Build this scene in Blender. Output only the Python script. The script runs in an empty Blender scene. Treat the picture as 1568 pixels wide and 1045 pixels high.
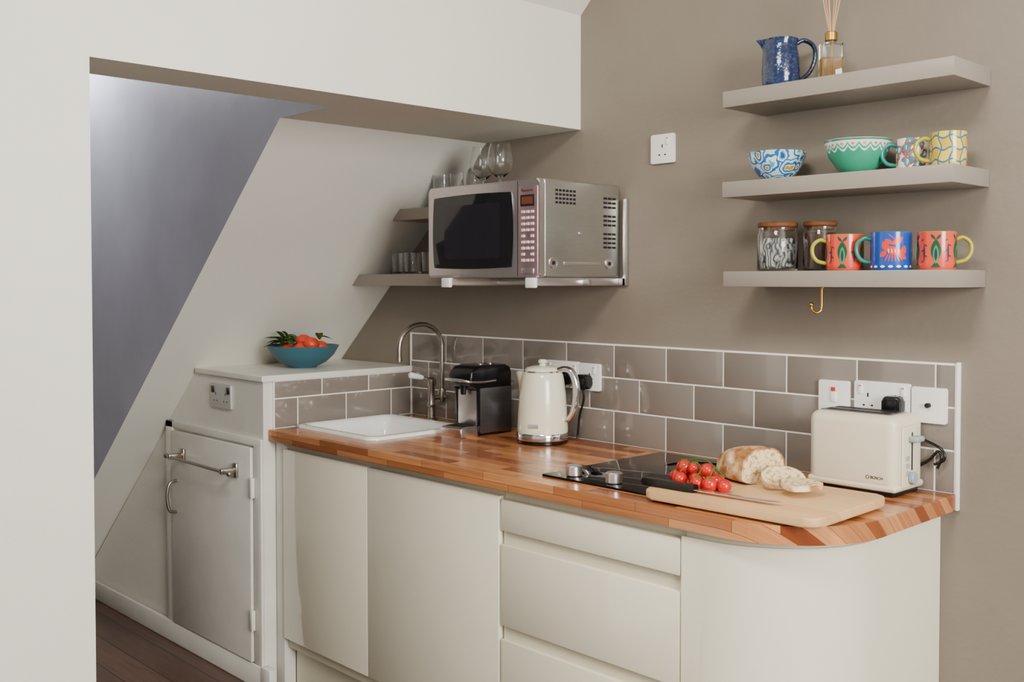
import bpy, bmesh, math, random
from mathutils import Vector, Matrix
random.seed(7)
D=bpy.data
def lin(h):
    if isinstance(h,str):
        h=h.lstrip('#'); c=[int(h[i:i+2],16)/255 for i in (0,2,4)]
    else: c=[v/255 for v in h]
    return tuple(((v/12.92) if v<=.04045 else ((v+.055)/1.055)**2.4) for v in c)+(1,)
# ---------------------------------------------------------------- materials
def newmat(name):
    m=D.materials.new(name); m.use_nodes=True
    nt=m.node_tree; b=nt.nodes['Principled BSDF']; return m,nt,b
def mat(name,col,rough=.5,metal=0,var=.06,vscale=6,bump=0,bscale=40,coat=0,trans=0,ior=1.45,stretch=None,spec=.5,emit=0):
    m,nt,b=newmat(name); c=lin(col)
    tc=nt.nodes.new('ShaderNodeTexCoord'); src=tc.outputs['Object']
    if stretch:
        mp=nt.nodes.new('ShaderNodeMapping'); mp.inputs['Scale'].default_value=stretch
        nt.links.new(src,mp.inputs[0]); src=mp.outputs[0]
    n=nt.nodes.new('ShaderNodeTexNoise'); n.inputs['Scale'].default_value=vscale; n.inputs['Detail'].default_value=4
    nt.links.new(src,n.inputs['Vector'])
    r=nt.nodes.new('ShaderNodeValToRGB')
    r.color_ramp.elements[0].position=.3; r.color_ramp.elements[1].position=.7
    r.color_ramp.elements[0].color=tuple(v*(1-var) for v in c[:3])+(1,)
    r.color_ramp.elements[1].color=tuple(min(1,v*(1+var)) for v in c[:3])+(1,)
    nt.links.new(n.outputs[0],r.inputs[0]); nt.links.new(r.outputs[0],b.inputs['Base Color'])
    b.inputs['Roughness'].default_value=rough; b.inputs['Metallic'].default_value=metal
    b.inputs['Coat Weight'].default_value=coat; b.inputs['Transmission Weight'].default_value=trans
    b.inputs['IOR'].default_value=ior; b.inputs['Specular IOR Level'].default_value=spec
    if emit:
        b.inputs['Emission Color'].default_value=c; b.inputs['Emission Strength'].default_value=emit
    if bump:
        n2=nt.nodes.new('ShaderNodeTexNoise'); n2.inputs['Scale'].default_value=bscale; n2.inputs['Detail'].default_value=5
        nt.links.new(src,n2.inputs['Vector'])
        bp=nt.nodes.new('ShaderNodeBump'); bp.inputs['Strength'].default_value=bump; bp.inputs['Distance'].default_value=.01
        nt.links.new(n2.outputs[0],bp.inputs['Height']); nt.links.new(bp.outputs[0],b.inputs['Normal'])
    return m
def ramp(nt,src,stops,const=True):
    r=nt.nodes.new('ShaderNodeValToRGB'); cr=r.color_ramp
    if const: cr.interpolation='CONSTANT'
    cr.elements[0].position=stops[0][0]; cr.elements[0].color=lin(stops[0][1])
    cr.elements[1].position=stops[1][0]; cr.elements[1].color=lin(stops[1][1])
    for p,c in stops[2:]:
        e=cr.elements.new(p); e.color=lin(c)
    nt.links.new(src,r.inputs[0]); return r.outputs[0]
def vor_mat(name,stops,scale,rough=.2,coord='Object'):
    m,nt,b=newmat(name); tc=nt.nodes.new('ShaderNodeTexCoord')
    v=nt.nodes.new('ShaderNodeTexVoronoi'); v.inputs['Scale'].default_value=scale
    n=nt.nodes.new('ShaderNodeTexNoise'); n.inputs['Scale'].default_value=scale*.8
    mx=nt.nodes.new('ShaderNodeMixRGB'); mx.inputs[0].default_value=.025
    nt.links.new(tc.outputs[coord],mx.inputs[1]); nt.links.new(tc.outputs[coord],n.inputs[0]); nt.links.new(n.outputs[1],mx.inputs[2])
    nt.links.new(mx.outputs[0],v.inputs['Vector'])
    nt.links.new(ramp(nt,v.outputs['Distance'],stops),b.inputs['Base Color'])
    b.inputs['Roughness'].default_value=rough; b.inputs['Coat Weight'].default_value=.3
    return m
def M(nt,op,a,b2=None,c=None):
    n=nt.nodes.new('ShaderNodeMath'); n.operation=op
    for i,v in enumerate((a,b2,c)):
        if v is None: continue
        if isinstance(v,(int,float)): n.inputs[i].default_value=v
        else: nt.links.new(v,n.inputs[i])
    return n.outputs[0]
def mixc(nt,f,a,b2):
    n=nt.nodes.new('ShaderNodeMixRGB')
    for i,v in enumerate((f,a,b2)):
        if hasattr(v,'is_linked') : nt.links.new(v,n.inputs[i])
        elif isinstance(v,(int,float)): n.inputs[i].default_value=v
        else: n.inputs[i].default_value=lin(v)
    return n.outputs[0]
# ---------------------------------------------------------------- mesh helpers
def link(o,parent=None):
    bpy.context.scene.collection.objects.link(o)
    if parent: o.parent=parent
    return o
def finish(name,bm,mats,parent=None,loc=(0,0,0),smooth=True,ang=35,rot=None):
    bmesh.ops.recalc_face_normals(bm,faces=bm.faces[:])
    me=D.meshes.new(name); bm.to_mesh(me); bm.free()
    if not isinstance(mats,(list,tuple)): mats=[mats]
    for m in mats: me.materials.append(m)
    if smooth:
        for p in me.polygons: p.use_smooth=True
        me.set_sharp_from_angle(angle=math.radians(ang))
    o=D.objects.new(name,me); o.location=loc
    if rot: o.rotation_euler=rot
    return link(o,parent)
def root(name,loc=(0,0,0),rz=0):
    e=D.objects.new(name,None); e.location=loc; e.rotation_euler=(0,0,rz); e.empty_display_size=.05
    return link(e)
def addbox(bm,x0,x1,y0,y1,z0,z1,bev=0,seg=2,mi=0):
    r=bmesh.ops.create_cube(bm,size=1)
    vs=r['verts']
    for v in vs:
        v.co=Vector((x0+(v.co.x+.5)*(x1-x0),y0+(v.co.y+.5)*(y1-y0),z0+(v.co.z+.5)*(z1-z0)))
    fs=set(f for v in vs for f in v.link_faces)
    for f in fs: f.material_index=mi
    if bev>0:
        es=list(set(e for v in vs for e in v.link_edges))
        bmesh.ops.bevel(bm,geom=es,offset=bev,segments=seg,profile=.5,affect='EDGES',material=-1)
def box(name,x0,x1,y0,y1,z0,z1,m,bev=0,seg=2,parent=None,loc=(0,0,0),rot=None):
    bm=bmesh.new(); addbox(bm,x0,x1,y0,y1,z0,z1,bev,seg)
    return finish(name,bm,m,parent,loc,rot=rot)
def multibox(name,lst,m,bev=0,seg=2,parent=None,loc=(0,0,0)):
    bm=bmesh.new()
    for l in lst: addbox(bm,*l,bev=bev,seg=seg)
    return finish(name,bm,m,parent,loc)
def prism(name,poly,a0,a1,m,plane='xy',bev=0,seg=3,parent=None,loc=(0,0,0),ang=35,rot=None,allbev=False):
    bm=bmesh.new()
    def P(p,a):
        if plane=='xy': return (p[0],p[1],a)
        if plane=='xz': return (p[0],a,p[1])
        return (a,p[0],p[1])
    A=[bm.verts.new(P(p,a0)) for p in poly]; B=[bm.verts.new(P(p,a1)) for p in poly]
    f0=bm.faces.new(A); f1=bm.faces.new(B[::-1]); n=len(poly)
    for i in range(n): bm.faces.new((A[i],A[(i+1)%n],B[(i+1)%n],B[i]))
    if bev:
        es=list(f0.edges)+list(f1.edges)
        if allbev: es=list(bm.edges)
        bmesh.ops.bevel(bm,geom=es,offset=bev,segments=seg,profile=.5,affect='EDGES',clamp_overlap=True)
    return finish(name,bm,m,parent,loc,ang=ang,rot=rot)
def rrect(x0,x1,y0,y1,r,n=6):
    pts=[]
    for cx,cy,a in ((x1-r,y0+r,-90),(x1-r,y1-r,0),(x0+r,y1-r,90),(x0+r,y0+r,180)):
        for i in range(n+1):
            t=math.radians(a+90*i/n); pts.append((cx+r*math.cos(t),cy+r*math.sin(t)))
    return pts
def lathe(name,prof,m,seg=48,parent=None,loc=(0,0,0),midx=None,ang=40,rot=None,spout=None):
    bm=bmesh.new(); uvl=bm.loops.layers.uv.new('UVMap'); zmax=max(p[1] for p in prof) or 1
    rings=[]
    for r,z in prof:
        if r<1e-6: rings.append([bm.verts.new((0,0,z))])
        else:
            ring=[]
            for i in range(seg):
                a=2*math.pi*i/seg; rr=r
                if spout: rr=spout(r,z,a)
                ring.append(bm.verts.new((rr*math.cos(a),rr*math.sin(a),z)))
            rings.append(ring)
    for k in range(len(prof)-1):
        a,b=rings[k],rings[k+1]
        for i in range(seg):
            j=(i+1)%seg
            if len(a)==1 and len(b)==1: continue
            if len(a)==1: vs=[a[0],b[j],b[i]]; us=[(i+.5)/seg,(i+1)/seg,i/seg]
            elif len(b)==1: vs=[a[i],a[j],b[0]]; us=[i/seg,(i+1)/seg,(i+.5)/seg]
            else: vs=[a[i],a[j],b[j],b[i]]; us=[i/seg,(i+1)/seg,(i+1)/seg,i/seg]
            f=bm.faces.new(vs)
            if midx: f.material_index=midx[k]
            for l,u in zip(f.loops,us): l[uvl].uv=(u,l.vert.co.z/zmax)
    return finish(name,bm,m,parent,loc,ang=ang,rot=rot)
def spl(pts,n=6):
    P=[Vector(p) for p in pts]; P=[2*P[0]-P[1]]+P+[2*P[-1]-P[-2]]; out=[]
    for i in range(1,len(P)-2):
        for k in range(n):
            t=k/n; a,b,c,d=P[i-1],P[i],P[i+1],P[i+2]
            out.append(.5*((2*b)+(-a+c)*t+(2*a-5*b+4*c-d)*t*t+(-a+3*b-3*c+d)*t**3))
    out.append(P[-2]); return out
def addtube(bm,pts,r,seg=12,flat=1,closed=False,mi=0):
    P=[Vector(p) for p in pts]; n=len(P); rings=[]
    T=[]
    for i in range(n):
        a=P[max(0,i-1)]; b=P[min(n-1,i+1)]
        if closed: a=P[(i-1)%n]; b=P[(i+1)%n]
        T.append((b-a).normalized())
    up=Vector((0,0,1)) if abs(T[0].z)<.9 else Vector((0,1,0))
    N=(up-T[0]*up.dot(T[0])).normalized()
    for i in range(n):
        N=(N-T[i]*N.dot(T[i])).normalized(); B=T[i].cross(N)
        rr=r[i] if isinstance(r,(list,tuple)) else r
        rings.append([bm.verts.new(P[i]+N*rr*math.cos(2*math.pi*k/seg)+B*rr*flat*math.sin(2*math.pi*k/seg)) for k in range(seg)])
    fs=[]
    for i in range(n if closed else n-1):
        a,b=rings[i],rings[(i+1)%n]
        for k in range(seg): fs.append(bm.faces.new((a[k],a[(k+1)%seg],b[(k+1)%seg],b[k])))
    if not closed:
        fs.append(bm.faces.new(rings[0][::-1])); fs.append(bm.faces.new(rings[-1]))
    for f in fs: f.material_index=mi
def tube(name,pts,r,m,seg=12,flat=1,parent=None,loc=(0,0,0),closed=False,rot=None):
    bm=bmesh.new(); addtube(bm,pts,r,seg,flat,closed)
    return finish(name,bm,m,parent,loc,ang=50,rot=rot)
def loft(name,rings,mats,parent=None,loc=(0,0,0),cap0=0,cap1=0,rot=None,ang=45):
    bm=bmesh.new(); R=[[bm.verts.new(p) for p in r] for r in rings]; n=len(R[0])
    for a,b in zip(R[:-1],R[1:]):
        for k in range(n): bm.faces.new((a[k],a[(k+1)%n],b[(k+1)%n],b[k]))
    f=bm.faces.new(R[0][::-1]); f.material_index=cap0
    f=bm.faces.new(R[-1]); f.material_index=cap1
    return finish(name,bm,mats,parent,loc,rot=rot,ang=ang)
def cyl(name,r,z0,z1,m,parent=None,loc=(0,0,0),seg=32,bev=0,rot=None):
    b=bev
    prof=[(0,z0),(r-b,z0),(r,z0+b),(r,z1-b),(r-b,z1),(0,z1)] if b else [(0,z0),(r,z0),(r,z1),(0,z1)]
    return lathe(name,prof,m,seg,parent,loc,rot=rot)
def ball(name,r,m,parent=None,loc=(0,0,0),sc=(1,1,1),rot=None,sub=16):
    bm=bmesh.new(); bmesh.ops.create_uvsphere(bm,u_segments=sub*2,v_segments=sub,radius=r)
    for v in bm.verts: v.co=Vector((v.co.x*sc[0],v.co.y*sc[1],v.co.z*sc[2]))
    return finish(name,bm,m,parent,loc,rot=rot,ang=60)
def text(name,s,size,m,loc,rot,parent=None,al='LEFT'):
    c=D.curves.new(name,'FONT'); c.body=s; c.size=size; c.align_x=al; c.extrude=.0003
    o=D.objects.new(name+'_tmp',c); bpy.context.scene.collection.objects.link(o)
    dg=bpy.context.evaluated_depsgraph_get(); me=D.meshes.new_from_object(o.evaluated_get(dg))
    D.objects.remove(o); me.materials.clear(); me.materials.append(m)
    o=D.objects.new(name,me); o.location=loc; o.rotation_euler=rot
    return link(o,parent)
def cut(obj,cutter):
    md=obj.modifiers.new('b','BOOLEAN'); md.operation='DIFFERENCE'; md.object=cutter; md.solver='EXACT'
    bpy.context.view_layer.update()
    dg=bpy.context.evaluated_depsgraph_get(); me=D.meshes.new_from_object(obj.evaluated_get(dg))
    obj.modifiers.clear(); obj.data=me; D.objects.remove(cutter)
# ---------------------------------------------------------------- palette
white_wall=mat('paint_white','#dddbd0',.75,var=.03,vscale=2,bump=.08,bscale=60)
taupe=mat('paint_taupe','#80766a',.5,var=.07,vscale=3,bump=.1,bscale=50)
taupe_shelf=mat('paint_taupe_shelf','#91887e',.4,var=.04)
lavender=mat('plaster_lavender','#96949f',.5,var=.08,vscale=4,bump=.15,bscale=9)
cream=mat('gloss_cream','#e8e1ca',.10,var=.01,coat=.6)
cream_dark=mat('cream_rail','#d8d0b6',.35,var=.02)
whitep=mat('white_gloss_paint','#dddad0',.35,var=.05,vscale=8,bump=.06,bscale=30)
tile_m=mat('tile_grey','#7d746c',.13,var=.08,vscale=3,coat=.3,bump=.03,bscale=18)
grout=mat('grout_white','#f4f1e8',.8)
white_pl=mat('white_plastic','#ecebe6',.3,var=.01)
ceram=mat('white_ceramic','#eeeeea',.12,var=.01,coat=.5)
black_pl=mat('black_plastic','#0b0b0d',.25,var=.02)
black_gl=mat('black_glass','#040405',.05,var=.02,spec=.4)
steel=mat('brushed_steel','#e4dcdc',.30,1,var=.05,vscale=40,stretch=(1,1,30))  # faint pink tint paints in the microwave front's pinkish reflection
steel2=mat('steel_side','#c6c6c1',.34,1,var=.04,vscale=20,stretch=(1,1,8))
chrome=mat('chrome','#dadada',.1,1,var=.01)
satin=mat('satin_chrome_plate','#c4c3c0',.4,.4,var=.02)
nickel=mat('brushed_nickel','#a69d92',.28,1,var=.03)
brass=mat('brass','#b28a45',.3,1,var=.05)
dark=mat('dark_void','#101012',.6)
glass=mat('clear_glass','#ffffff',.02,var=0,trans=1,ior=1.45)
redp=mat('red_mark','#c22a20',.4)
def wood_mat(name,c1,c2,rough,rw,bw,rot=0,diag=1.0,grain='#5a2a12',gf=.35,mort=.55,ms=.0006):
    m,nt,b=newmat(name); tc=nt.nodes.new('ShaderNodeTexCoord')
    sx=nt.nodes.new('ShaderNodeSeparateXYZ'); nt.links.new(tc.outputs['Object'],sx.inputs[0])
    cb=nt.nodes.new('ShaderNodeCombineXYZ')
    x,y=(sx.outputs[0],sx.outputs[1]) if not rot else (sx.outputs[1],sx.outputs[0])
    yy=M(nt,'ADD',y,M(nt,'MULTIPLY',sx.outputs[2],diag))
    nt.links.new(x,cb.inputs[0]); nt.links.new(yy,cb.inputs[1])
    br=nt.nodes.new('ShaderNodeTexBrick'); nt.links.new(cb.outputs[0],br.inputs['Vector'])
    br.inputs['Scale'].default_value=1; br.inputs['Mortar Size'].default_value=ms; br.inputs['Mortar Smooth'].default_value=.5
    br.inputs['Brick Width'].default_value=bw; br.inputs['Row Height'].default_value=rw; br.offset=.37; br.offset_frequency=2
    br.inputs['Color1'].default_value=lin(c1); br.inputs['Color2'].default_value=lin(c2)
    br.inputs['Mortar'].default_value=tuple(v*mort for v in lin(c2)[:3])+(1,)
    mp=nt.nodes.new('ShaderNodeMapping'); mp.inputs['Scale'].default_value=(4,60,1)
    nt.links.new(cb.outputs[0],mp.inputs[0])
    n=nt.nodes.new('ShaderNodeTexNoise'); n.inputs['Scale'].default_value=1.3; n.inputs['Detail'].default_value=6; n.inputs['Distortion'].default_value=.6
    nt.links.new(mp.outputs[0],n.inputs[0])
    f=M(nt,'MULTIPLY',M(nt,'SUBTRACT',n.outputs[0],.35),gf*2.2)
    cl=nt.nodes.new('ShaderNodeClamp'); nt.links.new(f,cl.inputs[0])
    nt.links.new(mixc(nt,cl.outputs[0],br.outputs[0],grain),b.inputs['Base Color'])
    b.inputs['Roughness'].default_value=rough
    return m
worktop_m=wood_mat('butcher_block','#e09c63','#82401c',.22,.042,.26,grain='#5c2a12',gf=.42,mort=.7,ms=.0008)
floor_m=wood_mat('dark_floorboards','#5c4034','#3b271f',.3,.12,1.3,rot=0,grain='#1c100b',gf=.6,mort=.2,ms=.003)
board_m=wood_mat('beech_board','#deb682','#d2a674',.5,.055,2.0,grain='#b5864f',gf=.3,mort=.85)

# ---------------------------------------------------------------- room shell
SL=.901; XM=-.8908; ZK=1.0844
slz=lambda x: ZK+(x-XM)*SL
slx=lambda z: XM+(z-ZK)/SL
box('floor',-2.7,5.6,-6,.1,-.08,0,floor_m)
box('wall_back',-2.7,5.6,0,.12,0,3.0,taupe)
box('wall_left',.271,.457,-6,-1.568,0,2.9,white_wall)
box('wall_header',.271,.457,-1.568,0,1.8934,2.9,white_wall)
box('wall_alcove_end',-2.7,-2.55,-6,0,0,2.9,white_wall)
box('wall_alcove_front',-2.55,.271,-3.2,-3.05,0,2.9,white_wall)
box('ceiling_alcove',-2.7,.457,-3.2,.1,2.9,3.0,white_wall)
bm=bmesh.new()
poly=[(.271,1.8934),(.0069,1.8934),(slx(0),0),(-2.55,0),(-2.55,2.9),(.271,2.9)]
A=[bm.verts.new((x,-.827,z)) for x,z in poly]; B=[bm.verts.new((x,0,z)) for x,z in poly]
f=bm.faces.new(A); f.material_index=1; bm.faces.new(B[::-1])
for i in range(6): bm.faces.new((A[i],A[(i+1)%6],B[(i+1)%6],B[i]))
finish('wall_stair_underside',bm,[white_wall,lavender],smooth=False)
prism('wall_under_stair',[(slx(0)+.01,0),(-1.141,0),(-1.141,slz(-1.14)-.001),(slx(.01)+.01,.005)],-.635,-.6,white_wall,'xz')
prism('ceiling',[(.457,2.257),(.457,2.95),(5.6,2.95),(5.6,2.72),(.92,2.72)],-6,0,white_wall,'xz')
box('baseboard_alcove',slx(0)+.02,-.4185,-.658,-.6435,0,.08,whitep,.004)
box('baseboard_cabinet_end',-.4185,-.36,-.66,-.63,0,.085,whitep,.004)

# ---------------------------------------------------------------- splashback tiles
W=.203;H=.103;XL=-.4185;XR=1.670
bm=bmesh.new()
addbox(bm,XL+.001,XR+.004,-.0088,-.0005,.9,1.2115,mi=1)
for j in range(3):
    off=.5*W if j==1 else 0
    z0=.902+j*H
    for i in range(-4,10):
        a=i*W+off+.0022; b=a+W-.0044
        a=max(a,XL+.011); b=min(b,XR)
        if b-a>.012: addbox(bm,a,b,-.010,-.004,z0,z0+.0985,bev=.0006,seg=2,mi=0)
finish('splashback_tiles',bm,[tile_m,grout])
box('trim_splashback',XR+.004,XR+.012,-.013,-.0005,.862,1.2145,white_pl,.001)
bm=bmesh.new(); addbox(bm,XL+.0005,XL+.0083,-.608,-.012,.9,1.0635,mi=1)
for j,(z0,z1,off) in enumerate([(.902,1.0005,-.512),(1.005,1.0610,-.412)]):
    for i in range(-1,4):
        a=off+i*W+.0022; b=a+W-.0044; a=max(a,-.603); b=min(b,-.014)
        if b-a>.01: addbox(bm,XL+.004,XL+.0095,a,b,z0,z1,bev=.0006,seg=2,mi=0)
finish('splashback_tiles.001',bm,[tile_m,grout])

# ---------------------------------------------------------------- understair cupboard
r=root('understair_cupboard')
prism('carcass',[(-1.14,0.0),(XL,0),(XL,1.0644),(slx(1.0644),1.0644),(-1.14,slz(-1.14))],-.643,-.002,whitep,'xz',parent=r)
prism('ledge',[(slx(1.0844)+.0,1.0644),(XL+.014,1.0644),(XL+.014,1.0844),(slx(1.0844),1.0844)],-.655,-.002,whitep,'xz',.003,parent=r)
box('door',-1.075,-.475,-.662,-.6445,.085,.832,whitep,.004,parent=r)
multibox('frame',[(-1.14,-1.082,-.654,-.643,.08,.866),(-1.14,XL,-.654,-.643,.840,.866),(-.468,XL,-.654,-.643,.08,.842)],whitep,.002,parent=r)
multibox('hinge',[(-.472,-.456,-.670,-.655,.66,.73),(-.472,-.456,-.670,-.655,.2,.27)],whitep,.002,parent=r)
hz=[(-1.035,-.662,.642),(-1.035,-.69,.632),(-1.035,-.70,.585),(-1.035,-.69,.53),(-1.035,-.662,.52)]
tube('pull_handle',spl(hz,6),.006,nickel,parent=r)
multibox('rail_mount',[(-.985,-.955,-.672,-.662,.722,.772),(-.585,-.555,-.672,-.662,.718,.768)],nickel,.002,parent=r)
multibox('rail_post',[(-.98,-.96,-.725,-.668,.738,.757),(-.58,-.56,-.725,-.668,.735,.754)],nickel,.003,parent=r)
tube('towel_rail',[(-1.00,-.718,.748),(-.52,-.718,.744)],.006,nickel,parent=r)
ball('rail_end',.010,nickel,parent=r,loc=(-1.0,-.718,.748)); ball('rail_end_2',.010,nickel,parent=r,loc=(-.52,-.718,.744))

# ---------------------------------------------------------------- sockets
def socket(name,cx,cz,gang,y=-.0102,kind='socket',pm=None,pm2=None):
    w=.146 if gang==2 else .086; h=.086; pm=pm or white_pl
    rr=root(name,(cx,y,cz))
    prism('plate',rrect(-w/2,w/2,-h/2,h/2,.004),-.009,0,pm,'xz',.002,parent=rr)
    cs=[-.036,.036] if gang==2 else [0]
    if kind=='socket':
        for i,c in enumerate(cs):
            multibox('pin_holes_%d'%i,[(c-.002,c+.002,-.0094,-.004,.003,.013),(c-.014,c-.008,-.0094,-.004,-.020,-.016),(c+.008,c+.014,-.0094,-.004,-.020,-.016)],dark,parent=rr)
            sx=c+(.02 if gang==2 and i==1 else (-.02 if gang==2 else .02))
            sw=.005 if pm2 is None else .010
            multibox('rocker_%d'%i,[(sx-sw,sx+sw,-.012,-.008,.010,.034)],pm2 or pm,.001,parent=rr)
            multibox('rocker_mark_%d'%i,[(sx-.003,sx+.003,-.0124,-.0118,.029,.0315)],redp,parent=rr)
    elif kind=='switch':
        box('rocker',-.008,.008,-.013,-.008,-.012,.014,pm,.002,parent=rr)
        box('neon',-.006,.006,-.0135,-.012,.016,.026,redp,.001,parent=rr)
    else:
        cyl('knob',.006,0,.012,dark,parent=rr,rot=(math.pi/2,0,0),loc=(0,-.008,0),seg=16)
    return rr
def plug(name,cx,cz,y,cable):
    rr=root(name,(cx,y,cz))
    prism('body',rrect(-.023,.023,-.026,.022,.012),-.030,0,black_pl,'xz',.006,parent=rr)
    box('grip',-.016,.016,-.034,-.029,-.012,.012,black_pl,.002,parent=rr)
    tube('cable',spl(cable,8),.0035,black_pl,8,parent=rr)
socket('power_socket',.794,1.801,1,y=-.0005)
socket('cooker_switch',1.362,1.108,1,kind='switch')
socket('power_socket.001',1.492,1.113,2)
socket('tv_outlet_plate',1.612,1.108,1,kind='aerial')
socket('power_socket.002',.395,1.105,2); socket('power_socket.003',.515,1.103,1)
socket('power_socket.004',-.70,.993,2,y=-.6435,pm=satin,pm2=black_pl)
plug('power_plug',.505,1.09,-.0197,[(0,-.018,-.024),(0.0,-.016,-.06),(-.02,-.012,-.11),(-.03,-.01,-.17),(-.03,-.012,-.186)])
plug('power_plug.001',.425,1.10,-.0197,[(0,-.018,-.024),(-.01,-.014,-.07),(-.05,-.012,-.14),(-.10,-.012,-.19)])
plug('power_plug.002',1.530,1.103,-.0197,[(0,-.018,-.024),(.0,-.012,-.05),(.06,-.002,-.075),(.115,-.006,-.095),(.125,-.008,-.12),(.10,-.006,-.135)])

# ---------------------------------------------------------------- worktop
R=.25; XE=1.676; YF=-.627
pts=[(XL+.0098,YF)]
for i in range(17):
    t=math.radians(-90+90*i/16); pts.append((XE-R+R*math.cos(t),YF+R+R*math.sin(t)))
pts+=[(XE,-.0125),(XL+.0098,-.0125)]
wt=prism('worktop',pts,.86,.9,worktop_m,'xy',.003,2,ang=50)
c=prism('cutter',rrect(-.375,.03,-.505,-.135,.03),.8,1.0,worktop_m,'xy'); cut(wt,c)
for p in wt.data.polygons: p.use_smooth=False

# ---------------------------------------------------------------- base cabinets
FY=-.607
def cab(name,x0,x1,zt=.858):
    rr=root(name)
    multibox('carcass',[(x0,x1,-.585,-.02,.152,zt)],cream_dark,parent=rr)
    if zt<.85: multibox('top_rail',[(x0,x1,-.585,-.565,zt,.858)],cream_dark,parent=rr)
    return rr
rr=cab('base_cabinet',-.357,.13,.74); box('door',-.353,.1295,FY,-.587,.19,.838,cream,.002,parent=rr)
box('cabinet_end_panel',-.408,-.360,-.60,-.555,.0,.858,whitep,.002)
rr=cab('base_cabinet.001',.132,.725); box('door',.1335,.722,FY,-.587,.19,.838,cream,.002,parent=rr)
rr=cab('drawer_cabinet',.727,1.318)
box('drawer_front_1',.731,1.316,FY,-.587,.748,.832,cream,.003,parent=rr)
box('drawer_front_2',.731,1.316,FY,-.587,.495,.712,cream,.003,parent=rr)
box('drawer_front_3',.731,1.316,FY,-.587,.19,.459,cream,.003,parent=rr)
box('channel_1',.731,1.316,-.595,-.584,.70,.75,cream_dark,parent=rr); box('channel_2',.731,1.316,-.595,-.584,.45,.50,cream_dark,parent=rr)
rr=root('curved_end_cabinet')
cp=[(1.3205,-.001),(1.3205,FY)]
R2=.27; X2=1.636
for i in range(25):
    t=math.radians(-90+90*i/24); cp.append((X2-R2+R2*math.cos(t),FY+R2+R2*math.sin(t)))
cp+=[(X2,-.001)]
prism('curved_door',cp,.152,.84,cream,'xy',.0015,2,parent=rr,ang=40)
cp2=[((x-1.45)*.96+1.45,(y+.3)*.96-.3 if y<-.05 else y) for x,y in cp]
prism('top_rail',cp2,.84,.858,cream_dark,'xy',parent=rr,ang=40)
rr=root('plinth'); box('plinth_board',-.356,1.45,-.555,-.53,0,.15,cream_dark,parent=rr)
prism('plinth_end',[(1.45,-.02),(1.45,-.555)]+[(1.42+.17*math.cos(math.radians(a)),-.385+.17*math.sin(math.radians(a))) for a in range(-80,1,10)]+[(1.59,-.02)],0,.15,cream_dark,'xy',parent=rr)

# ---------------------------------------------------------------- shelves
def shelf(name,x0,x1,z0,z1,d):
    box(name,x0,x1,-d,-.0005,z0,z1,taupe_shelf,.0015)
shelf('floating_shelf',1.138,1.741,1.858,1.900,.197)
shelf('floating_shelf.001',1.138,1.741,1.625,1.6655,.197)
shelf('floating_shelf.002',1.138,1.735,1.393,1.433,.190)
def cshelf(name,z0,z1,x1,d=.185):
    prism(name,[(slx(z0)+.004,z0),(x1,z0),(x1,z1),(slx(z1)+.004,z1)],-d,-.0005,taupe_shelf,'xz',.001)
cshelf('alcove_shelf',1.391,1.433,.128)
cshelf('alcove_shelf.001',1.625,1.665,.132,.19)
rr=root('brass_hook',(1.40,-.15,1.3928))
cyl('rose',.009,-.003,0,brass,parent=rr,bev=.001)
tube('hook',spl([(0,0,0),(0,0,-.045),(.0,-.004,-.058),(-.008,-.01,-.064),(-.018,-.014,-.056),(-.02,-.014,-.046)],6),.0035,brass,parent=rr)
ball('tip',.006,brass,parent=rr,loc=(-.02,-.014,-.044))

# ---------------------------------------------------------------- microwave
mw=root('microwave',(.139,-.368,1.4185)); w,d,h=.498,.350,.283
box('case',0,w,.02,d,0,h,steel2,.006,3,parent=mw)
prism('front_frame',rrect(0,w,0,h,.012),0,.022,steel,'xz',.004,3,parent=mw)
DW=.409
box('door_gap',DW-.001,DW+.001,-.0005,.004,.004,h-.004,dark,parent=mw)
op=[]
x0,x1,z0,z1=.026,.388,.030,.250
for i in range(13): t=i/12; op.append((x0-.006*math.sin(math.pi*t)+.004, z1-(z1-z0)*t))
for i in range(1,13): t=i/12; op.append((x0+.004+(x1-x0-.008)*t, z0-.004*math.sin(math.pi*t)))
for i in range(1,13): t=i/12; op.append((x1-.004+.010*math.sin(math.pi*t), z0+(z1-z0)*t))
for i in range(1,12): t=i/12; op.append((x1-.004-(x1-x0-.008)*t, z1+.004*math.sin(math.pi*t)))
prism('door_glass',op,-.003,.01,mat('door_black_glass','#08070c',.06,spec=.8,coat=.6),'xz',.0015,parent=mw)
prism('window_mesh',rrect(.08,.335,.058,.222,.012),-.0032,0,mat('mesh_dark','#17141f',.1,var=.1,vscale=300,coat=.8),'xz',parent=mw)
panel=mat('panel_steel_pink_sheen','#e0bcc2',.34,1,var=.03)  # pinkish reflection put into the panel's base colour
prism('control_panel',rrect(DW+.006,w-.006,.008,h-.02,.004),-.002,.01,panel,'xz',.001,parent=mw)
box('display_bezel',DW+.014,w-.018,-.004,.0,.205,.238,dark,.001,parent=mw)
box('display',DW+.020,w-.024,-.0046,-.003,.211,.232,mat('lcd','#6b3a2a',.2,var=.02),parent=mw)
bl=[]
for rI in range(9):
    for cI in range(3):
        if rI in(4,7) and cI==1: continue
        bx=DW+.018+cI*.019; bz=.185-rI*.0175
        bl.append((bx,bx+.013,-.0045,-.001,bz,bz+.008))
multibox('buttons',bl,mat('buttons','#e8dcde',.35,.2),.001,1,parent=mw)
multibox('button_marks',[(b[0]+.001,b[0]+.010,-.0025,-.0019,b[4]+.0095,b[4]+.0110) for b in bl],mat('print_grey','#a8606a',.5),parent=mw)
box('open_button',DW+.018,w-.02,-.005,-.001,.010,.026,steel,.002,parent=mw)
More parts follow.
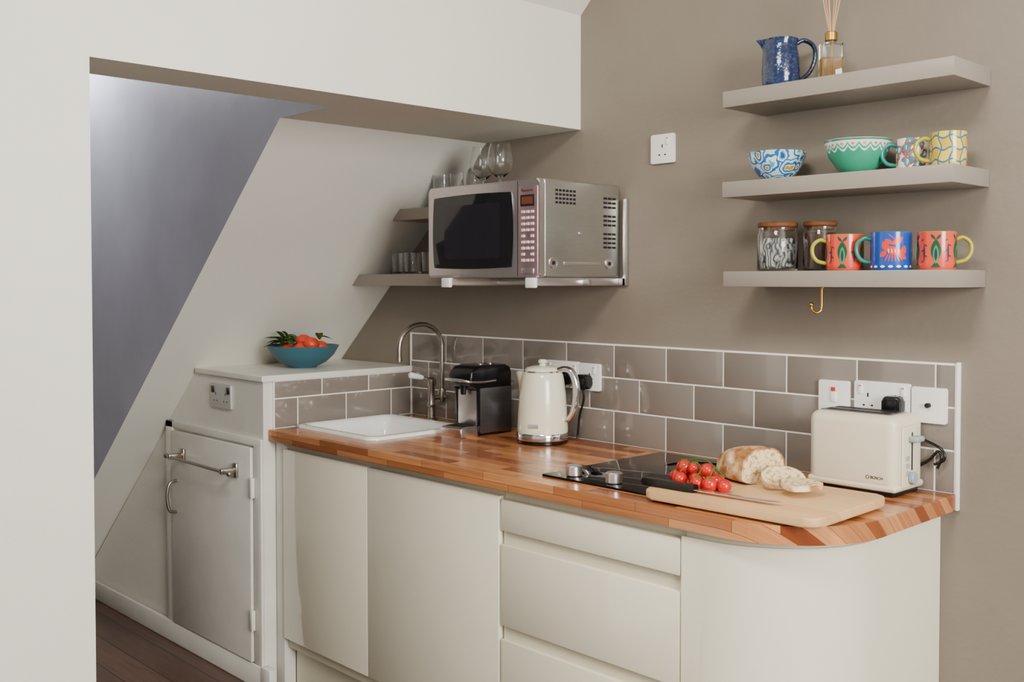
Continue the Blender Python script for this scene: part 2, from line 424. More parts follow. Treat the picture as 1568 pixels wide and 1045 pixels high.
text('logo','Panasonic',.0125,dark,(DW+.016,-.0022,.247),(math.pi/2,0,0),mw)
vl=[]
for i in range(6):
    for j in range(4): vl.append((w-.001,w+.0008,.065+i*.0150,.0755+i*.0150,.214+j*.0118,.2205+j*.0118))
for i in range(3):
    for j in range(12):
        if j in(4,8): continue
        vl.append((w-.001,w+.0008,.275+i*.020,.291+i*.020,.088+j*.0135,.0945+j*.0135))
multibox('vents',vl,dark,parent=mw)
multibox('side_rib',[(w-.001,w+.003,.10,.26,.036,.046)],steel,.002,parent=mw)
for k,yy in enumerate((.055,.30)):
    cyl('boss_%d'%k,.017,0,.003,steel,parent=mw,loc=(w-.0005,yy,.042),rot=(0,math.pi/2,0),bev=.002)
    cyl('boss_screw_%d'%k,.006,.003,.0045,dark,parent=mw,loc=(w-.0005,yy,.042),rot=(0,math.pi/2,0),seg=16)
cyl('side_screw',.006,0,.003,steel,parent=mw,loc=(w,.17,.13),rot=(0,math.pi/2,0),bev=.001)
rb=root('microwave_bracket')
multibox('arm',[(.228,.258,-.375,-.016,1.394,1.4175),(.602,.632,-.375,-.016,1.394,1.4175)],steel,.002,parent=rb)
multibox('arm_cap',[(.224,.262,-.388,-.374,1.388,1.4175),(.598,.636,-.388,-.374,1.388,1.4175)],white_pl,.003,parent=rb)
multibox('mount_plate',[(.2,.655,-.014,-.0005,1.394,1.4175),(.645,.66,-.014,-.0005,1.394,1.66)],steel2,.001,parent=rb)
multibox('cross_bar',[(.20,.655,-.18,-.165,1.396,1.412)],steel2,.002,parent=rb)

# ---------------------------------------------------------------- drinking glasses
def tumbler(name,x,y,z,r=.034,h=.078):
    lathe(name,[(0,0),(r*.86,0),(r*.9,.003),(r,h),(r-.0018,h),(r*.9-.002,.009),(0,.008)],glass,32,loc=(x,y,z))
tumbler('glass_tumbler',-.355,-.10,1.4335); tumbler('glass_tumbler.001',-.27,-.11,1.4335); tumbler('glass_tumbler.002',-.18,-.10,1.4335)
tumbler('glass_tumbler.003',-.10,-.11,1.6655,.035,.115); tumbler('glass_tumbler.004',-.02,-.10,1.6655,.035,.115);tumbler('glass_tumbler.005',.06,-.11,1.6655,.035,.115)
def wineglass(name,x,y,z,s=1):
    p=[(0,0),(.034,0),(.034,.002),(.006,.006),(.0035,.015),(.0035,.032),(.012,.040),(.032,.057),(.042,.080),(.0425,.10),(.038,.13),(.033,.150),(.0318,.150),(.0365,.13),(.041,.10),(.0405,.080),(.0305,.0585),(.010,.0425),(0,.040)]
    lathe(name,[(a*s,b*s) for a,b in p],glass,40,loc=(x,y,z),ang=60)
wineglass('wine_glass',.183,-.175,1.702,.98); wineglass('wine_glass.001',.270,-.178,1.702,1.0)

# ---------------------------------------------------------------- sink
rr=root('kitchen_sink',(0,0,.9003))
def ringpts(x0,x1,y0,y1,r,z,n=8): return [(x,y,z) for x,y in rrect(x0,x1,y0,y1,r,n)]
x0,x1,y0,y1=-.405,.055,-.535,-.11
bm=bmesh.new()
lv=[(0,.045,.0),(0,.045,.006),(.006,.042,.011),(.022,.035,.011),(.032,.03,.004),(.037,.03,-.02),(.05,.04,-.12),(.075,.04,-.14)]
Rg=[[bm.verts.new(p) for p in ringpts(x0+i,x1-i,y0+i,y1-(i if i<.03 else i+.01),rd,z)] for i,rd,z in lv]
n=len(Rg[0])
for a,b in zip(Rg[:-1],Rg[1:]):
    for k in range(n): bm.faces.new((a[k],a[(k+1)%n],b[(k+1)%n],b[k]))
bm.faces.new(Rg[-1]); finish('basin',bm,ceram,rr,ang=60)
cyl('drain',.04,-.1398,-.136,chrome,parent=rr,loc=(-.17,-.33,0),bev=.002)

# ---------------------------------------------------------------- tap
rr=root('kitchen_tap',(-.2,-.082,.9003))
lathe('base_pillar',[(0,0),(.024,0),(.024,.005),(.015,.012),(.013,.05),(.017,.055),(.017,.062),(.013,.068),(.013,.125),(.018,.132),(.018,.15),(.011,.158),(0,.16)],nickel,28,parent=rr)
tube('bridge',[(0,0,.082),(0,.052,.082)],.009,nickel,parent=rr)
lathe('spout_collar',[(0,-.02),(.012,-.02),(.016,-.01),(.016,.015),(.012,.03),(0,.03)],nickel,24,parent=rr,loc=(0,.05,.085))
tube('side_stub',[(0,.05,.085),(.028,.052,.085)],.007,nickel,parent=rr)
arc=[(0,.05,.10),(0,.05,.20),(0,.05,.27)]+[(0,-.048+.098*math.cos(math.radians(a)),.27+.082*math.sin(math.radians(a))) for a in range(15,181,15)]+[(0,-.146,.245),(0,-.146,.232)]
tube('spout',arc,.0085,nickel,14,parent=rr)
tube('nozzle',[(0,-.146,.238),(0,-.146,.222)],.011,nickel,14,parent=rr)
tube('lever_stem',[(0,0,.145),(-.014,-.03,.158)],.005,nickel,parent=rr)
tube('lever',[(-.013,-.027,.157),(-.018,-.038,.160),(-.034,-.072,.168),(-.036,-.076,.169)],[.007,.010,.012,.006],ceram,parent=rr)

# ---------------------------------------------------------------- coffee machine
rr=root('coffee_machine',(.157,-.070,.9)); rr.scale=(1,.88,1)
pf=[(0,.004),(0,.205),(-.008,.222),(-.03,.231),(-.15,.231),(-.185,.226),(-.205,.212),(-.212,.19),(-.205,.168),(-.185,.158),(-.172,.152),(-.168,.03),(-.168,.004)]
prism('body',pf,-.055,.055,black_pl,'yz',.008,3,parent=rr,ang=50)
prism('side_panel',rrect(-.164,-.006,.010,.158,.006),.0545,.0575,mat('panel_graphite','#77767a',.3,.9,stretch=(1,1,20)),'yz',.001,parent=rr)
prism('front_panel',rrect(-.045,.045,.035,.15,.004),-.1725,-.166,steel,'xz',.001,parent=rr)
tube('coffee_spout',[(0,-.19,.165),(0,-.192,.135)],[.014,.009],black_pl,parent=rr)
prism('drip_tray',[(-.168,.0),(-.168,.034),(-.245,.034),(-.255,.028),(-.25,.0)],-.05,.05,steel,'yz',.004,parent=rr)
multibox('tray_grille',[(-.04,.04,-.235+i*.011,-.230+i*.011,.0335,.036) for i in range(6)],dark,parent=rr)
lv=[(-.059,-.09,.18),(-.059,-.16,.178),(-.058,-.215,.182),(-.04,-.235,.186),(0,-.24,.187),(.04,-.235,.186),(.058,-.215,.182),(.059,-.16,.178),(.059,-.09,.18)]
tube('lever',spl(lv,5),.005,chrome,parent=rr)
cyl('button',.012,0,.004,chrome,parent=rr,loc=(0,-.06,.2305),bev=.001)
cyl('button_2',.010,0,.004,chrome,parent=rr,loc=(0,-.11,.2305),bev=.001)

# ---------------------------------------------------------------- kettle
kc=mat('kettle_cream','#e2dcc4',.22,var=.01,coat=.4)
rr=root('electric_kettle',(.435,-.15,.9),rz=math.radians(24))
cyl('power_base',.080,0,.012,black_pl,parent=rr,seg=48,bev=.003)
lathe('chrome_ring',[(0,.012),(.0805,.012),(.0815,.018),(.0815,.03),(.0795,.034),(0,.034)],chrome,56,parent=rr)
def kspout(r,z,a):
    d=abs((a-math.pi+math.pi)%(2*math.pi)-math.pi)
    k=max(0,1-d/.42); t=max(0,min(1,(z-.15)/.06)) if z<.222 else max(0,1-(z-.222)/.01)
    return r+.026*k*t
lathe('body',[(0,.034),(.0795,.034),(.080,.045),(.078,.09),(.0735,.15),(.068,.195),(.064,.215),(.060,.222),(.0565,.224),(0,.224)],kc,72,parent=rr,spout=kspout)
lathe('lid',[(.0565,.222),(.056,.230),(.05,.237),(.03,.242),(.012,.243),(.009,.248),(.014,.252),(.014,.258),(.010,.262),(0,.262)],kc,40,parent=rr)
lathe('lid_ring',[(.057,.2225),(.0595,.2225),(.0595,.2275),(.057,.2275)],chrome,48,parent=rr)
hp=spl([(.052,0,.228),(.075,0,.234),(.098,0,.225),(.112,0,.19),(.113,0,.14),(.105,0,.10),(.090,0,.078),(.077,0,.074)],6)
tube('handle',hp,.0095,chrome,12,1.5,parent=rr)
tube('handle_grip',[p+Vector((-.005,0,-.001)) for p in hp[4:-3]],.0085,mat('handle_taupe','#a89c8a',.35),12,1.25,parent=rr)
prism('badge',rrect(-.016,.016,-.006,.006,.002),0,.002,chrome,'xz',parent=rr,loc=(0,-.0815,.06))

# ---------------------------------------------------------------- hob
rr=root('induction_hob',(0,0,.9))
prism('glass_top',rrect(.83,1.285,-.555,-.055,.006),.0005,.006,black_gl,'xy',.0008,parent=rr)
ringm=mat('hob_print','#2a2a2e',.2)
for k,(hx,hy,hr) in enumerate([(1.06,-.40,.07),(1.06,-.19,.09)]):
    lathe('zone_%d'%k,[(hr,.006),(hr+.001,.0062),(hr+.001,.0064),(hr,.0064)],ringm,64,parent=rr,loc=(hx,hy,0))
for k,kx in enumerate((.909,1.044)):
    cyl('knob_%d'%k,.021,.006,.034,steel,parent=rr,loc=(kx,-.515,0),bev=.003)

# ---------------------------------------------------------------- chopping board and food
rr=root('chopping_board',(1.425,-.43,.9068),rz=math.radians(1.5))
prism('slab',rrect(-.228,.213,-.168,.165,.03),0,.02,board_m,'xy',.004,3,parent=rr)
BZ=.9270
def crust_mat():
    m,nt,b=newmat('bread_crust'); tc=nt.nodes.new('ShaderNodeTexCoord')
    n=nt.nodes.new('ShaderNodeTexNoise'); n.inputs['Scale'].default_value=24; n.inputs['Detail'].default_value=6
    nt.links.new(tc.outputs['Object'],n.inputs[0])
    nt.links.new(ramp(nt,n.outputs[0],[(.36,'#85532a'),(.46,'#ae7a46'),(.54,'#cfab7e'),(.64,'#ead9bc')],False),b.inputs['Base Color'])
    b.inputs['Roughness'].default_value=.85
    bp=nt.nodes.new('ShaderNodeBump'); bp.inputs['Distance'].default_value=.012; bp.inputs['Strength'].default_value=.7
    nt.links.new(n.outputs[0],bp.inputs['Height']); nt.links.new(bp.outputs[0],b.inputs['Normal'])
    return m
def crumb_mat():
    m,nt,b=newmat('bread_crumb'); tc=nt.nodes.new('ShaderNodeTexCoord')
    n=nt.nodes.new('ShaderNodeTexNoise'); n.inputs['Scale'].default_value=95; n.inputs['Detail'].default_value=4
    nt.links.new(tc.outputs['Object'],n.inputs[0])
    nt.links.new(ramp(nt,n.outputs[0],[(.36,'#ad8350'),(.46,'#dbc193'),(.6,'#e9d7b2')],False),b.inputs['Base Color'])
    b.inputs['Roughness'].default_value=.9
    bp=nt.nodes.new('ShaderNodeBump'); bp.inputs['Distance'].default_value=.005; bp.inputs['Strength'].default_value=.6
    nt.links.new(n.outputs[0],bp.inputs['Height']); nt.links.new(bp.outputs[0],b.inputs['Normal'])
    return m
crust=crust_mat(); crumb=crumb_mat()
def bsec(x,hw,h,n=28,jit=0):
    out=[]
    for k in range(n):
        a=2*math.pi*k/n; ca,sa=math.cos(a),math.sin(a)
        y=hw*(abs(ca)**.85)*(1 if ca>0 else -1)
        z=h*.38+(h*.62*(max(0,sa)**.9) if sa>0 else -h*.38*(abs(sa)**.45))
        out.append((x,y*(1+random.uniform(-jit,jit)),max(0,z*(1+random.uniform(-jit,jit)))))
    return out
rr=root('bread_loaf',(1.30,-.325,BZ),rz=math.radians(-12))
rg=[]
for i in range(13):
    t=i/12; s=math.sqrt(max(.0,1-((1-t)**2.4)))
    s=max(.12,s); rg.append(bsec(-.080+.14*t,.072*s,.084*(.35+.65*s),jit=.015))
loft('loaf',rg,[crust,crumb],rr,cap1=0,ang=60)
loft('cut_face',[[(x,y*.92,.004+z*.91) for x,y,z in [(.0595,q[1],q[2]) for q in rg[-1]]],[(x,y*.92,.004+z*.91) for x,y,z in [(.0612,q[1],q[2]) for q in rg[-1]]]],[crumb],rr)
def slice_(name,loc,ry,rz,hw=.062,h=.075,th=.012):
    rr=root(name,loc,rz)
    a=bsec(0,hw,h); b=bsec(th,hw,h)
    loft('crust',[a,b],[crust],rr,rot=(0,ry,0))
    loft('crumb',[[(-.0006,y*.91,.003+z*.92) for _,y,z in a],[(th+.0006,y*.91,.003+z*.92) for _,y,z in a]],[crumb],rr,rot=(0,ry,0))
slice_('bread_slice',(1.445,-.375,BZ+.003),math.radians(-60),math.radians(-34),.052,.070)
slice_('bread_slice.001',(1.528,-.415,BZ+.0155),math.radians(-86),math.radians(-20),.046,.080)
tom=mat('tomato_red','#bd130d',.12,var=.12,vscale=20,coat=.5); green=mat('vine_green','#3d6626',.5,var=.2)
rr=root('cherry_tomatoes',(1.286,-.480,BZ))
tp=[(-.075,.0,0),(-.045,-.028,0),(-.05,.03,0),(-.015,-.005,0),(.012,-.038,0),(.0,.035,0),(.045,-.036,0),(.04,.0,0),(-.03,.008,.022),(.014,-.002,.024),(-.058,.006,.022),(.075,-.022,0)]
bm=bmesh.new()
for i,(x,y,z) in enumerate(tp):
    rad=random.uniform(.0165,.019)
    ball('tomato_%d'%i,rad,tom,parent=rr,loc=(x,y,z+rad*.93),sc=(1,1,.93))
    if i%2: continue
    for k in range(5):
        a=k*1.257+i; c=Vector((x,y,z+rad*1.8))
        addtube(bm,[c,c+Vector((.007*math.cos(a),.007*math.sin(a),.001)),c+Vector((.012*math.cos(a),.012*math.sin(a),-.004))],[.0016,.0014,.0004],6)
addtube(bm,spl([(-.08,.01,.04),(-.04,.012,.058),(0,.01,.062),(.05,-.01,.045),(.075,-.022,.036)],5),.0018,8)
for x,y,z in tp[:8]: addtube(bm,[(x,y,.033),(x*.85,y*.4+.006,.052)],.0012,6)
finish('vine',bm,green,rr)
rr=root('bread_knife',(1.172,-.558,BZ+.0005),rz=math.radians(3.5))
prism('handle',[(0,-.008),(.012,-.012),(.06,-.009),(.12,-.011),(.145,-.010),(.145,.010),(.06,.010),(.012,.013),(0,.009)],0,.018,black_pl,'xy',.004,parent=rr)
prism('blade',[(.14,-.009),(.335,-.009),(.357,.006),(.350,.010),(.14,.010)],.006,.0078,steel,'xy',.0005,parent=rr)

# ---------------------------------------------------------------- toaster
tcm=mat('toaster_cream','#dbd0b6',.35,var=.01)
rr=root('toaster',(1.488,-.094,.9))
box('feet_base',-.105,.105,-.065,.065,0,.012,black_pl,.003,parent=rr)
box('shell',-.114,.114,-.074,.074,.01,.190,tcm,.024,6,parent=rr)
box('chassis_ridge',-.115,.115,-.075,.075,.012,.03,tcm,.008,3,parent=rr)
box('top_plate',-.095,.085,-.045,.045,.187,.1915,mat('toaster_metal','#8f8f8f',.35,1),.002,parent=rr)
multibox('slots',[(-.085,.075,-.034,-.010,.190,.1925),(-.085,.075,.010,.034,.190,.1925)],dark,parent=rr)
box('end_panel',.113,.119,-.045,.045,.02,.165,tcm,.004,3,parent=rr)
box('lever_slot',.1185,.1196,-.003,.003,.06,.15,dark,parent=rr)
grey=mat('grey_blue_plastic','#93a0a8',.4)
box('lever',.118,.142,-.02,.02,.128,.142,grey,.005,3,parent=rr)
cyl('dial',.015,0,.012,grey,parent=rr,loc=(.119,-.005,.042),rot=(0,math.pi/2,0),bev=.002)
multibox('buttons',[(.118,.123,-.03,-.02,.05+i*.018,.06+i*.018) for i in range(3)],grey,.001,parent=rr)
lathe('logo_ring',[(.0035,0),(.0045,0),(.0045,.0006),(.0035,.0006)],dark,20,parent=rr,loc=(.046,-.0745,.044),rot=(math.pi/2,0,0))
text('logo','BOSCH',.0095,dark,(.053,-.0748,.0408),(math.pi/2,0,0),rr)
tube('cable',spl([(.09,.070,.05),(.125,.076,.075),(.15,.07,.10),(.16,.066,.085),(.15,.068,.06)],6),.0035,black_pl,parent=rr)

# ---------------------------------------------------------------- fruit bowl
bowlm=mat('bowl_teal','#33606f',.4,var=.05)
rr=root('fruit_bowl',(-.627,-.352,1.0848))
lathe('bowl',[(0,0),(.05,0),(.052,.004),(.085,.02),(.115,.048),(.134,.082),(.131,.083),(.111,.051),(.08,.026),(.045,.012),(0,.010)],bowlm,64,parent=rr)
orange=mat('clementine','#c63a1e',.35,var=.15,vscale=15,bump=.12,bscale=300); leaf=mat('leaf_green','#42602a',.5,var=.3,vscale=20)
for i,(x,y,z) in enumerate([(.05,-.04,.07),(-.03,-.05,.065),(.0,.04,.07),(-.06,.03,.06),(.07,.03,.075),(.02,-.01,.098),(.078,-.015,.09)]):
    ball('clementine_%d'%i,.03,orange,parent=rr,loc=(x,y,z),sc=(1,1,.88))
def addleaf(bm,base,dirv,L,w,droop=.3):
    d=Vector(dirv).normalized(); s=d.cross(Vector((0,0,1))).normalized(); n=7; a=[];b=[];c=[]
    for i in range(n):
        t=i/(n-1); p=Vector(base)+d*L*t-Vector((0,0,droop*L*t*t)); ww=w*math.sin(math.pi*min(1,t*.93+.05))**.8
        a.append(bm.verts.new(p+s*ww+Vector((0,0,ww*.35)))); b.append(bm.verts.new(p)); c.append(bm.verts.new(p-s*ww+Vector((0,0,ww*.35))))
    for i in range(n-1):
        bm.faces.new((a[i],a[i+1],b[i+1],b[i])); bm.faces.new((b[i],b[i+1],c[i+1],c[i]))
bm=bmesh.new()
for i in range(26):
    a=random.uniform(2.6,5.2) if i<20 else random.uniform(0,6.28); q=random.uniform(.03,.085)
    addleaf(bm,(q*math.cos(a),q*math.sin(a),.082+random.uniform(0,.03)),(math.cos(a+random.uniform(-.9,.9)),math.sin(a+random.uniform(-.9,.9)),random.uniform(.1,1.0)),random.uniform(.05,.08),random.uniform(.012,.017))
finish('leaves',bm,leaf,rr,ang=80)

# ---------------------------------------------------------------- mugs, bowls, jug, jars
def decal(bm,r,phi,shape,c=(0,0),rot=0,L=.04,wf=.008,mi=0,off=.0006,nz=10,nx=4):
    G=[]
    for i in range(nz+1):
        t=i/nz; row=[]
        for k in range(-nx,nx+1):
            s=wf*shape(t)*k/nx; v=(t-.5)*L
            s2=c[0]+s*math.cos(rot)-v*math.sin(rot); z=c[1]+s*math.sin(rot)+v*math.cos(rot)
            a=phi+s2/r; row.append(bm.verts.new(((r+off)*math.cos(a),(r+off)*math.sin(a),z)))
        G.append(row)
    for i in range(nz):
        for k in range(2*nx):
            f=bm.faces.new((G[i][k],G[i][k+1],G[i+1][k+1],G[i+1][k])); f.material_index=mi
leafs=lambda t: math.sin(math.pi*t)**.7 if 0<t<1 else .02
fish=lambda t: (.9*math.sin(math.pi*min(1,t/.8))**.8+.06) if t<.8 else .1+4.2*(t-.8)
def mug(name,x,y,z,r,h,body,handle,rz,inner=None,deco=None,dm=None):
    rr=root(name,(x,y,z+.0004),rz)
    p=[(0,0),(r*.90,0),(r*.97,.004),(r,.012),(r,h),(r-.0015,h+.001),(r-.003,h),(r-.0035,.010),(0,.008)]
    lathe('cup',p,[body,inner or handle],48,parent=rr,midx=[0,0,0,0,1,1,1,1])
    hp=spl([(r-.001,0,h*.82),(r+.014,0,h*.86),(r+.029,0,h*.72),(r+.031,0,h*.48),(r+.020,0,h*.27),(r-.001,0,h*.2)],6)
    tube('handle',hp,.0048,handle,10,1.3,parent=rr)
    if deco:
        bm=bmesh.new(); deco(bm,r,h,rz); finish('painted_motif',bm,dm,rr,ang=80)
red=mat('glaze_red','#d4432e',.2,var=.06,coat=.3); blue=mat('glaze_blue','#1a47a4',.2,var=.1,coat=.3)
teal=mat('glaze_teal','#188276',.2,coat=.3); yel=mat('glaze_yellow','#a8a02a',.25,coat=.3)
dgreen=mat('glaze_green','#124a30',.25); lgreen=mat('glaze_lime','#4f8a3a',.25); navy=mat('glaze_navy','#12305a',.25); offw=mat('glaze_white','#eef0ea',.2); lobm=mat('glaze_lobster','#d8391f',.25)
def fishdeco(bm,r,h,rz):
    for k in range(5):
        ph=k*2*math.pi/5-rz-1.2
        decal(bm,r,ph,fish,(0,h*.43),math.pi,h*.74,.0115,0,.0005)
        decal(bm,r,ph,leafs,(0,h*.40),0,h*.50,.0062,1,.0010)
        decal(bm,r,ph,leafs,(0,h*.40),0,h*.34,.0030,2,.0015)
        for s in(-1,1): decal(bm,r,ph,leafs,(s*.006,h*.86),-s*.7,.016,.003,0,.0005)
        decal(bm,r,ph+.63,leafs,(0,h*.45),0,h*.5,.0018,2,.0005)
        for q in range(5): decal(bm,r,ph+.63,leafs,(((q%2)-.5)*.009,h*(.22+.14*q)),(.9 if q%2 else -.9),.009,.0016,0,.0005,4,2)
def lobdeco(bm,r,h,rz):
    for k in range(3):
        ph=k*2*math.pi/3-rz-1.02
        def D_(c,rot,L,w,mi=0,off=.0006): decal(bm,r,ph,leafs,(c[0],c[1]*h),rot,L,w,mi,off)
        D_((.002,.50),1.25,.040,.0095); D_((-.017,.62),.5,.026,.0075); D_((.010,.76),-1.0,.030,.0075); D_((-.010,.74),1.1,.022,.005)
        D_((.024,.50),-.2,.026,.007); D_((.022,.36),.9,.022,.006); D_((-.022,.42),-.9,.02,.006)
        for q in range(6): D_((-.014+q*.006,.33),-.4+.2*q,.022,.0015)
        for q in range(4): D_((-.010+q*.007,.50),.1,.012,.0010,1,.0012)
        D_((-.002,.86),.9,.026,.001)
    for q in range(16): decal(bm,r,q*.3927,leafs,(0,h*.09),1.57,.012,.003,1,.0006,5,2)
T=1.433
fdm=[dgreen,lgreen,navy,offw]
mug('mug',1.455,-.140,T,.0445,.086,red,yel,math.radians(215),yel,fishdeco,fdm)
mug('mug.001',1.572,-.138,T,.0460,.088,blue,teal,math.radians(205),teal,lobdeco,[lobm,offw])
mug('mug.002',1.672,-.118,T,.0425,.086,red,yel,math.radians(35),yel,fishdeco,fdm)
flo=vor_mat('glaze_floral',[(0,'#e2c23a'),(.14,'#e8e8e0'),(.26,'#1f95a4'),(.48,'#cb2f24'),(.60,'#e6e8e0')],55)
T2=1.6655
mug('mug.003',1.598,-.085,T2,.038,.076,flo,teal,math.radians(205),teal)
def gridmat():
    m,nt,b=newmat('glaze_yellow_grid'); tc=nt.nodes.new('ShaderNodeTexCoord'); sx=nt.nodes.new('ShaderNodeSeparateXYZ')
    nt.links.new(tc.outputs['UV'],sx.inputs[0])
    u=M(nt,'ADD',M(nt,'MULTIPLY',sx.outputs[0],10),M(nt,'MULTIPLY',M(nt,'SINE',M(nt,'MULTIPLY',sx.outputs[1],9)),.16))
    v=M(nt,'ADD',M(nt,'MULTIPLY',sx.outputs[1],3),M(nt,'MULTIPLY',M(nt,'SINE',M(nt,'MULTIPLY',sx.outputs[0],43)),.13))
    a=M(nt,'LESS_THAN',M(nt,'ABSOLUTE',M(nt,'SUBTRACT',M(nt,'FRACT',u),.5)),.07)
    c=M(nt,'LESS_THAN',M(nt,'ABSOLUTE',M(nt,'SUBTRACT',M(nt,'FRACT',v),.5)),.08)
    mm=M(nt,'MAXIMUM',a,c)
    chk=M(nt,'MODULO',M(nt,'ADD',M(nt,'FLOOR',M(nt,'ADD',u,.5)),M(nt,'FLOOR',M(nt,'ADD',v,.5))),2)
    base=mixc(nt,chk,'#d2a91c','#dfc038')
    nt.links.new(mixc(nt,mm,base,'#2f6a8a'),b.inputs['Base Color']); b.inputs['Roughness'].default_value=.2
    return m
mug('mug.004',1.690,-.105,T2,.0395,.080,gridmat(),yel,math.radians(212),yel)
def bowlp(r,h): return [(0,0),(r*.42,0),(r*.43,.006),(r*.62,h*.2),(r*.85,h*.52),(r*.96,h*.82),(r,h),(r-.002,h+.0012),(r-.0045,h),(r*.91,h*.78),(r*.78,h*.5),(r*.5,h*.2),(0,.012)]
rr=root('patterned_bowl',(1.243,-.105,T2+.0004))
flb=vor_mat('glaze_blue_floral',[(0,'#b88f26'),(.2,'#d9ddd4'),(.28,'#1d4f8c'),(.38,'#4f9cb8'),(.46,'#d3dfda'),(.56,'#1f62a2'),(.68,'#bcd0d4')],33)
lathe('bowl',bowlp(.075,.074),[flb,teal],56,parent=rr,midx=[0]*6+[1]*6)
def greenbowl():
    m,nt,b=newmat('glaze_green_scallop'); tc=nt.nodes.new('ShaderNodeTexCoord'); sx=nt.nodes.new('ShaderNodeSeparateXYZ')
    nt.links.new(tc.outputs['UV'],sx.inputs[0])
    s=M(nt,'ABSOLUTE',M(nt,'SINE',M(nt,'MULTIPLY',sx.outputs[0],math.pi*18)))
    edge=M(nt,'SUBTRACT',.76,M(nt,'MULTIPLY',s,.14))
    f=M(nt,'GREATER_THAN',sx.outputs[1],edge)
    f2=M(nt,'GREATER_THAN',sx.outputs[1],M(nt,'ADD',edge,.05))
    f3=M(nt,'GREATER_THAN',sx.outputs[1],M(nt,'ADD',edge,.12))
    f4=M(nt,'GREATER_THAN',sx.outputs[1],.93)
    c=mixc(nt,f,'#2c9474','#e4e6da'); c=mixc(nt,f2,c,'#3d9a7e'); c=mixc(nt,f3,c,'#dcd8c8'); c=mixc(nt,f4,c,'#2f7f68')
    nt.links.new(c,b.inputs['Base Color']); b.inputs['Roughness'].default_value=.2
    return m
rr=root('patterned_bowl.001',(1.468,-.105,T2+.0004))
lathe('bowl',bowlp(.079,.082),[greenbowl(),offw],64,parent=rr,midx=[0]*6+[1]*6)
dots=bmesh.new()
for q in range(18):
    decal(dots,.0768,q*math.pi/9+math.pi/18,leafs,(0,.069),0,.006,.003,0,.0012,6,2)
finish('rim_dots',dots,mat('glaze_coral','#c8564a',.3),rr)
# jug
T1=1.9004
jm,nt,b=newmat('jug_blue_glaze'); tc=nt.nodes.new('ShaderNodeTexCoord'); v=nt.nodes.new('ShaderNodeTexVoronoi'); v.inputs['Scale'].default_value=130
nt.links.new(tc.outputs['Object'],v.inputs['Vector'])
nt.links.new(ramp(nt,v.outputs['Distance'],[(0,'#284a7c'),(.25,'#17335f'),(.6,'#0e1f40')],False),b.inputs['Base Color'])
bp=nt.nodes.new('ShaderNodeBump'); bp.invert=True; bp.inputs['Strength'].default_value=.35; bp.inputs['Distance'].default_value=.002
nt.links.new(v.outputs['Distance'],bp.inputs['Height']); nt.links.new(bp.outputs[0],b.inputs['Normal'])
b.inputs['Roughness'].default_value=.16; b.inputs['Coat Weight'].default_value=.4
rr=root('blue_jug',(1.253,-.105,T1),rz=math.radians(42))
def jsp(r,z,a):
    d=abs((a-math.pi+math.pi)%(2*math.pi)-math.pi); k=max(0,1-d/.45)
    return r+.018*k*k*max(0,(z-.095)/.03)
p=[(0,0),(.042,0),(.044,.003),(.047,.02),(.0485,.045),(.047,.075),(.043,.1),(.0405,.112),(.043,.127),(.0435,.129),(.041,.128),(.038,.112),(.040,.1),(.044,.07),(.044,.02),(0,.006)]
lathe('body',p,jm,64,parent=rr,spout=jsp)
tube('handle',spl([(.038,0,.118),(.058,0,.127),(.082,0,.112),(.086,0,.08),(.072,0,.045),(.046,0,.022)],6),.0058,jm,12,1.4,parent=rr)
# diffuser
rr=root('reed_diffuser',(1.392,-.10,T1),rz=math.radians(40))
prism('bottle',rrect(-.027,.027,-.027,.027,.006),0,.096,glass,'xy',.004,3,parent=rr)
prism('oil',rrect(-.0235,.0235,-.0235,.0235,.004),.006,.060,mat('diffuser_oil','#e9c987',.05,trans=.85,var=0,ior=1.33),'xy',.001,parent=rr)
cyl('neck',.013,.094,.104,glass,parent=rr); cyl('cap',.0150,.103,.126,brass,parent=rr,bev=.002)
reed=mat('reed','#cfa37a',.7,var=.1)
for k in range(6):
    a=k*1.05; tube('reed_%d'%k,[(-.006*math.cos(a),-.006*math.sin(a),.02),(.004*math.cos(a),.004*math.sin(a),.12),(.032*math.cos(a),.032*math.sin(a),.27)],.0016,reed,8,parent=rr)
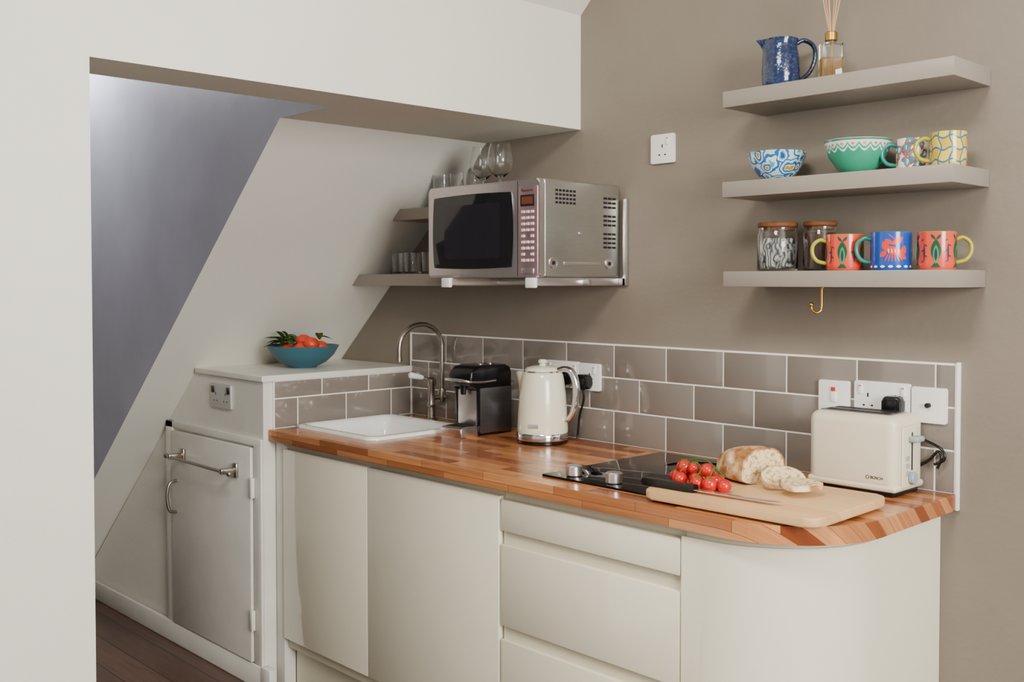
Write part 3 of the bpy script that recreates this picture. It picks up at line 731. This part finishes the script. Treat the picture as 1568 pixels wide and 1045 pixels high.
# jars
cork=mat('cork','#633c1a',.7,var=.3,vscale=60,bump=.2)
def jar(name,x,y,r,h,content):
    rr=root(name,(x,y,T+.0004))
    lathe('glass',[(0,0),(r-.003,0),(r,.004),(r,h-.018),(r-.004,h-.010),(r-.004,h),(r-.0065,h),(r-.0065,h-.010),(r-.003,h-.019),(r-.003,.006),(0,.005)],glass,48,parent=rr)
    cyl('lid',r-.001,h+.0005,h+.014,cork,parent=rr,seg=40,bev=.003)
    cyl('lid_plug',r-.009,h-.008,h+.0005,cork,parent=rr,seg=32)
    content(rr,r,h)
tea,nt,b=newmat('tea_packets'); tc=nt.nodes.new('ShaderNodeTexCoord'); wv=nt.nodes.new('ShaderNodeTexWave'); wv.inputs['Scale'].default_value=32; wv.inputs['Distortion'].default_value=9; wv.inputs['Detail'].default_value=1
nt.links.new(tc.outputs['Object'],wv.inputs[0]); nt.links.new(ramp(nt,wv.outputs[1],[(0,'#3a3d40'),(.25,'#a8a8a4'),(.5,'#7a7d7c'),(.75,'#cfcfcc')]),b.inputs['Base Color'])
def c1(rr,r,h):
    bm=bmesh.new()
    for i in range(16):
        q=i*.393; x,y=(r*.62)*math.cos(q),(r*.62)*math.sin(q); z=.012+(i%3)*.014
        addbox(bm,x-.010,x+.010,y-.010,y+.010,z,z+.045,.003,1)
    addbox(bm,-.02,.02,-.02,.02,.01,.085,.004)
    finish('tea_packets',bm,tea,rr)
coffee=mat('coffee_grounds','#3c1f0d',.9,var=.4,vscale=150)
def c2(rr,r,h): cyl('coffee',r-.0045,.007,h*.86,coffee,parent=rr,seg=40,bev=.002)
jar('glass_jar',1.247,-.105,.052,.112,c1); jar('glass_jar.001',1.352,-.075,.043,.112,c2)

# ---------------------------------------------------------------- lighting
def area(name,loc,tgt,sx,sy,p,col=(1,1,1)):
    l=D.lights.new(name,'AREA'); l.shape='RECTANGLE'; l.size=sx; l.size_y=sy; l.energy=p; l.color=col
    o=D.objects.new(name,l); o.location=loc
    o.rotation_euler=(Vector(tgt)-Vector(loc)).to_track_quat('-Z','Y').to_euler(); return link(o)
area('window_daylight',(4.8,-1.8,1.9),(.2,-.8,1.3),1.3,1.3,205,(1,.965,.91))
area('overhead_fill_light',(1.9,-1.75,2.68),(1.6,-.8,0),.6,.6,58,(1,.95,.88))  # added fill from above, no fitting seen; sized for clearer shelf shadows
area('stairwell_light',(-1.45,-1.02,2.48),(-1.20,-.83,2.0),.25,.25,26,(.93,.95,1))
w=D.worlds.new('world'); bpy.context.scene.world=w; w.use_nodes=True
w.node_tree.nodes['Background'].inputs[0].default_value=(.97,.98,1,1); w.node_tree.nodes['Background'].inputs[1].default_value=.8
# ---------------------------------------------------------------- camera
cd=D.cameras.new('camera'); co=D.objects.new('camera',cd); link(co)
cd.sensor_width=36; cd.lens=36*1585.44/1568; cd.shift_y=(473.89-522.67)/1568
co.location=(2.7173,-2.4630,1.4070); co.rotation_euler=(math.radians(90-1.543),0,math.radians(46.315))
cd.clip_start=.05
bpy.context.scene.camera=co
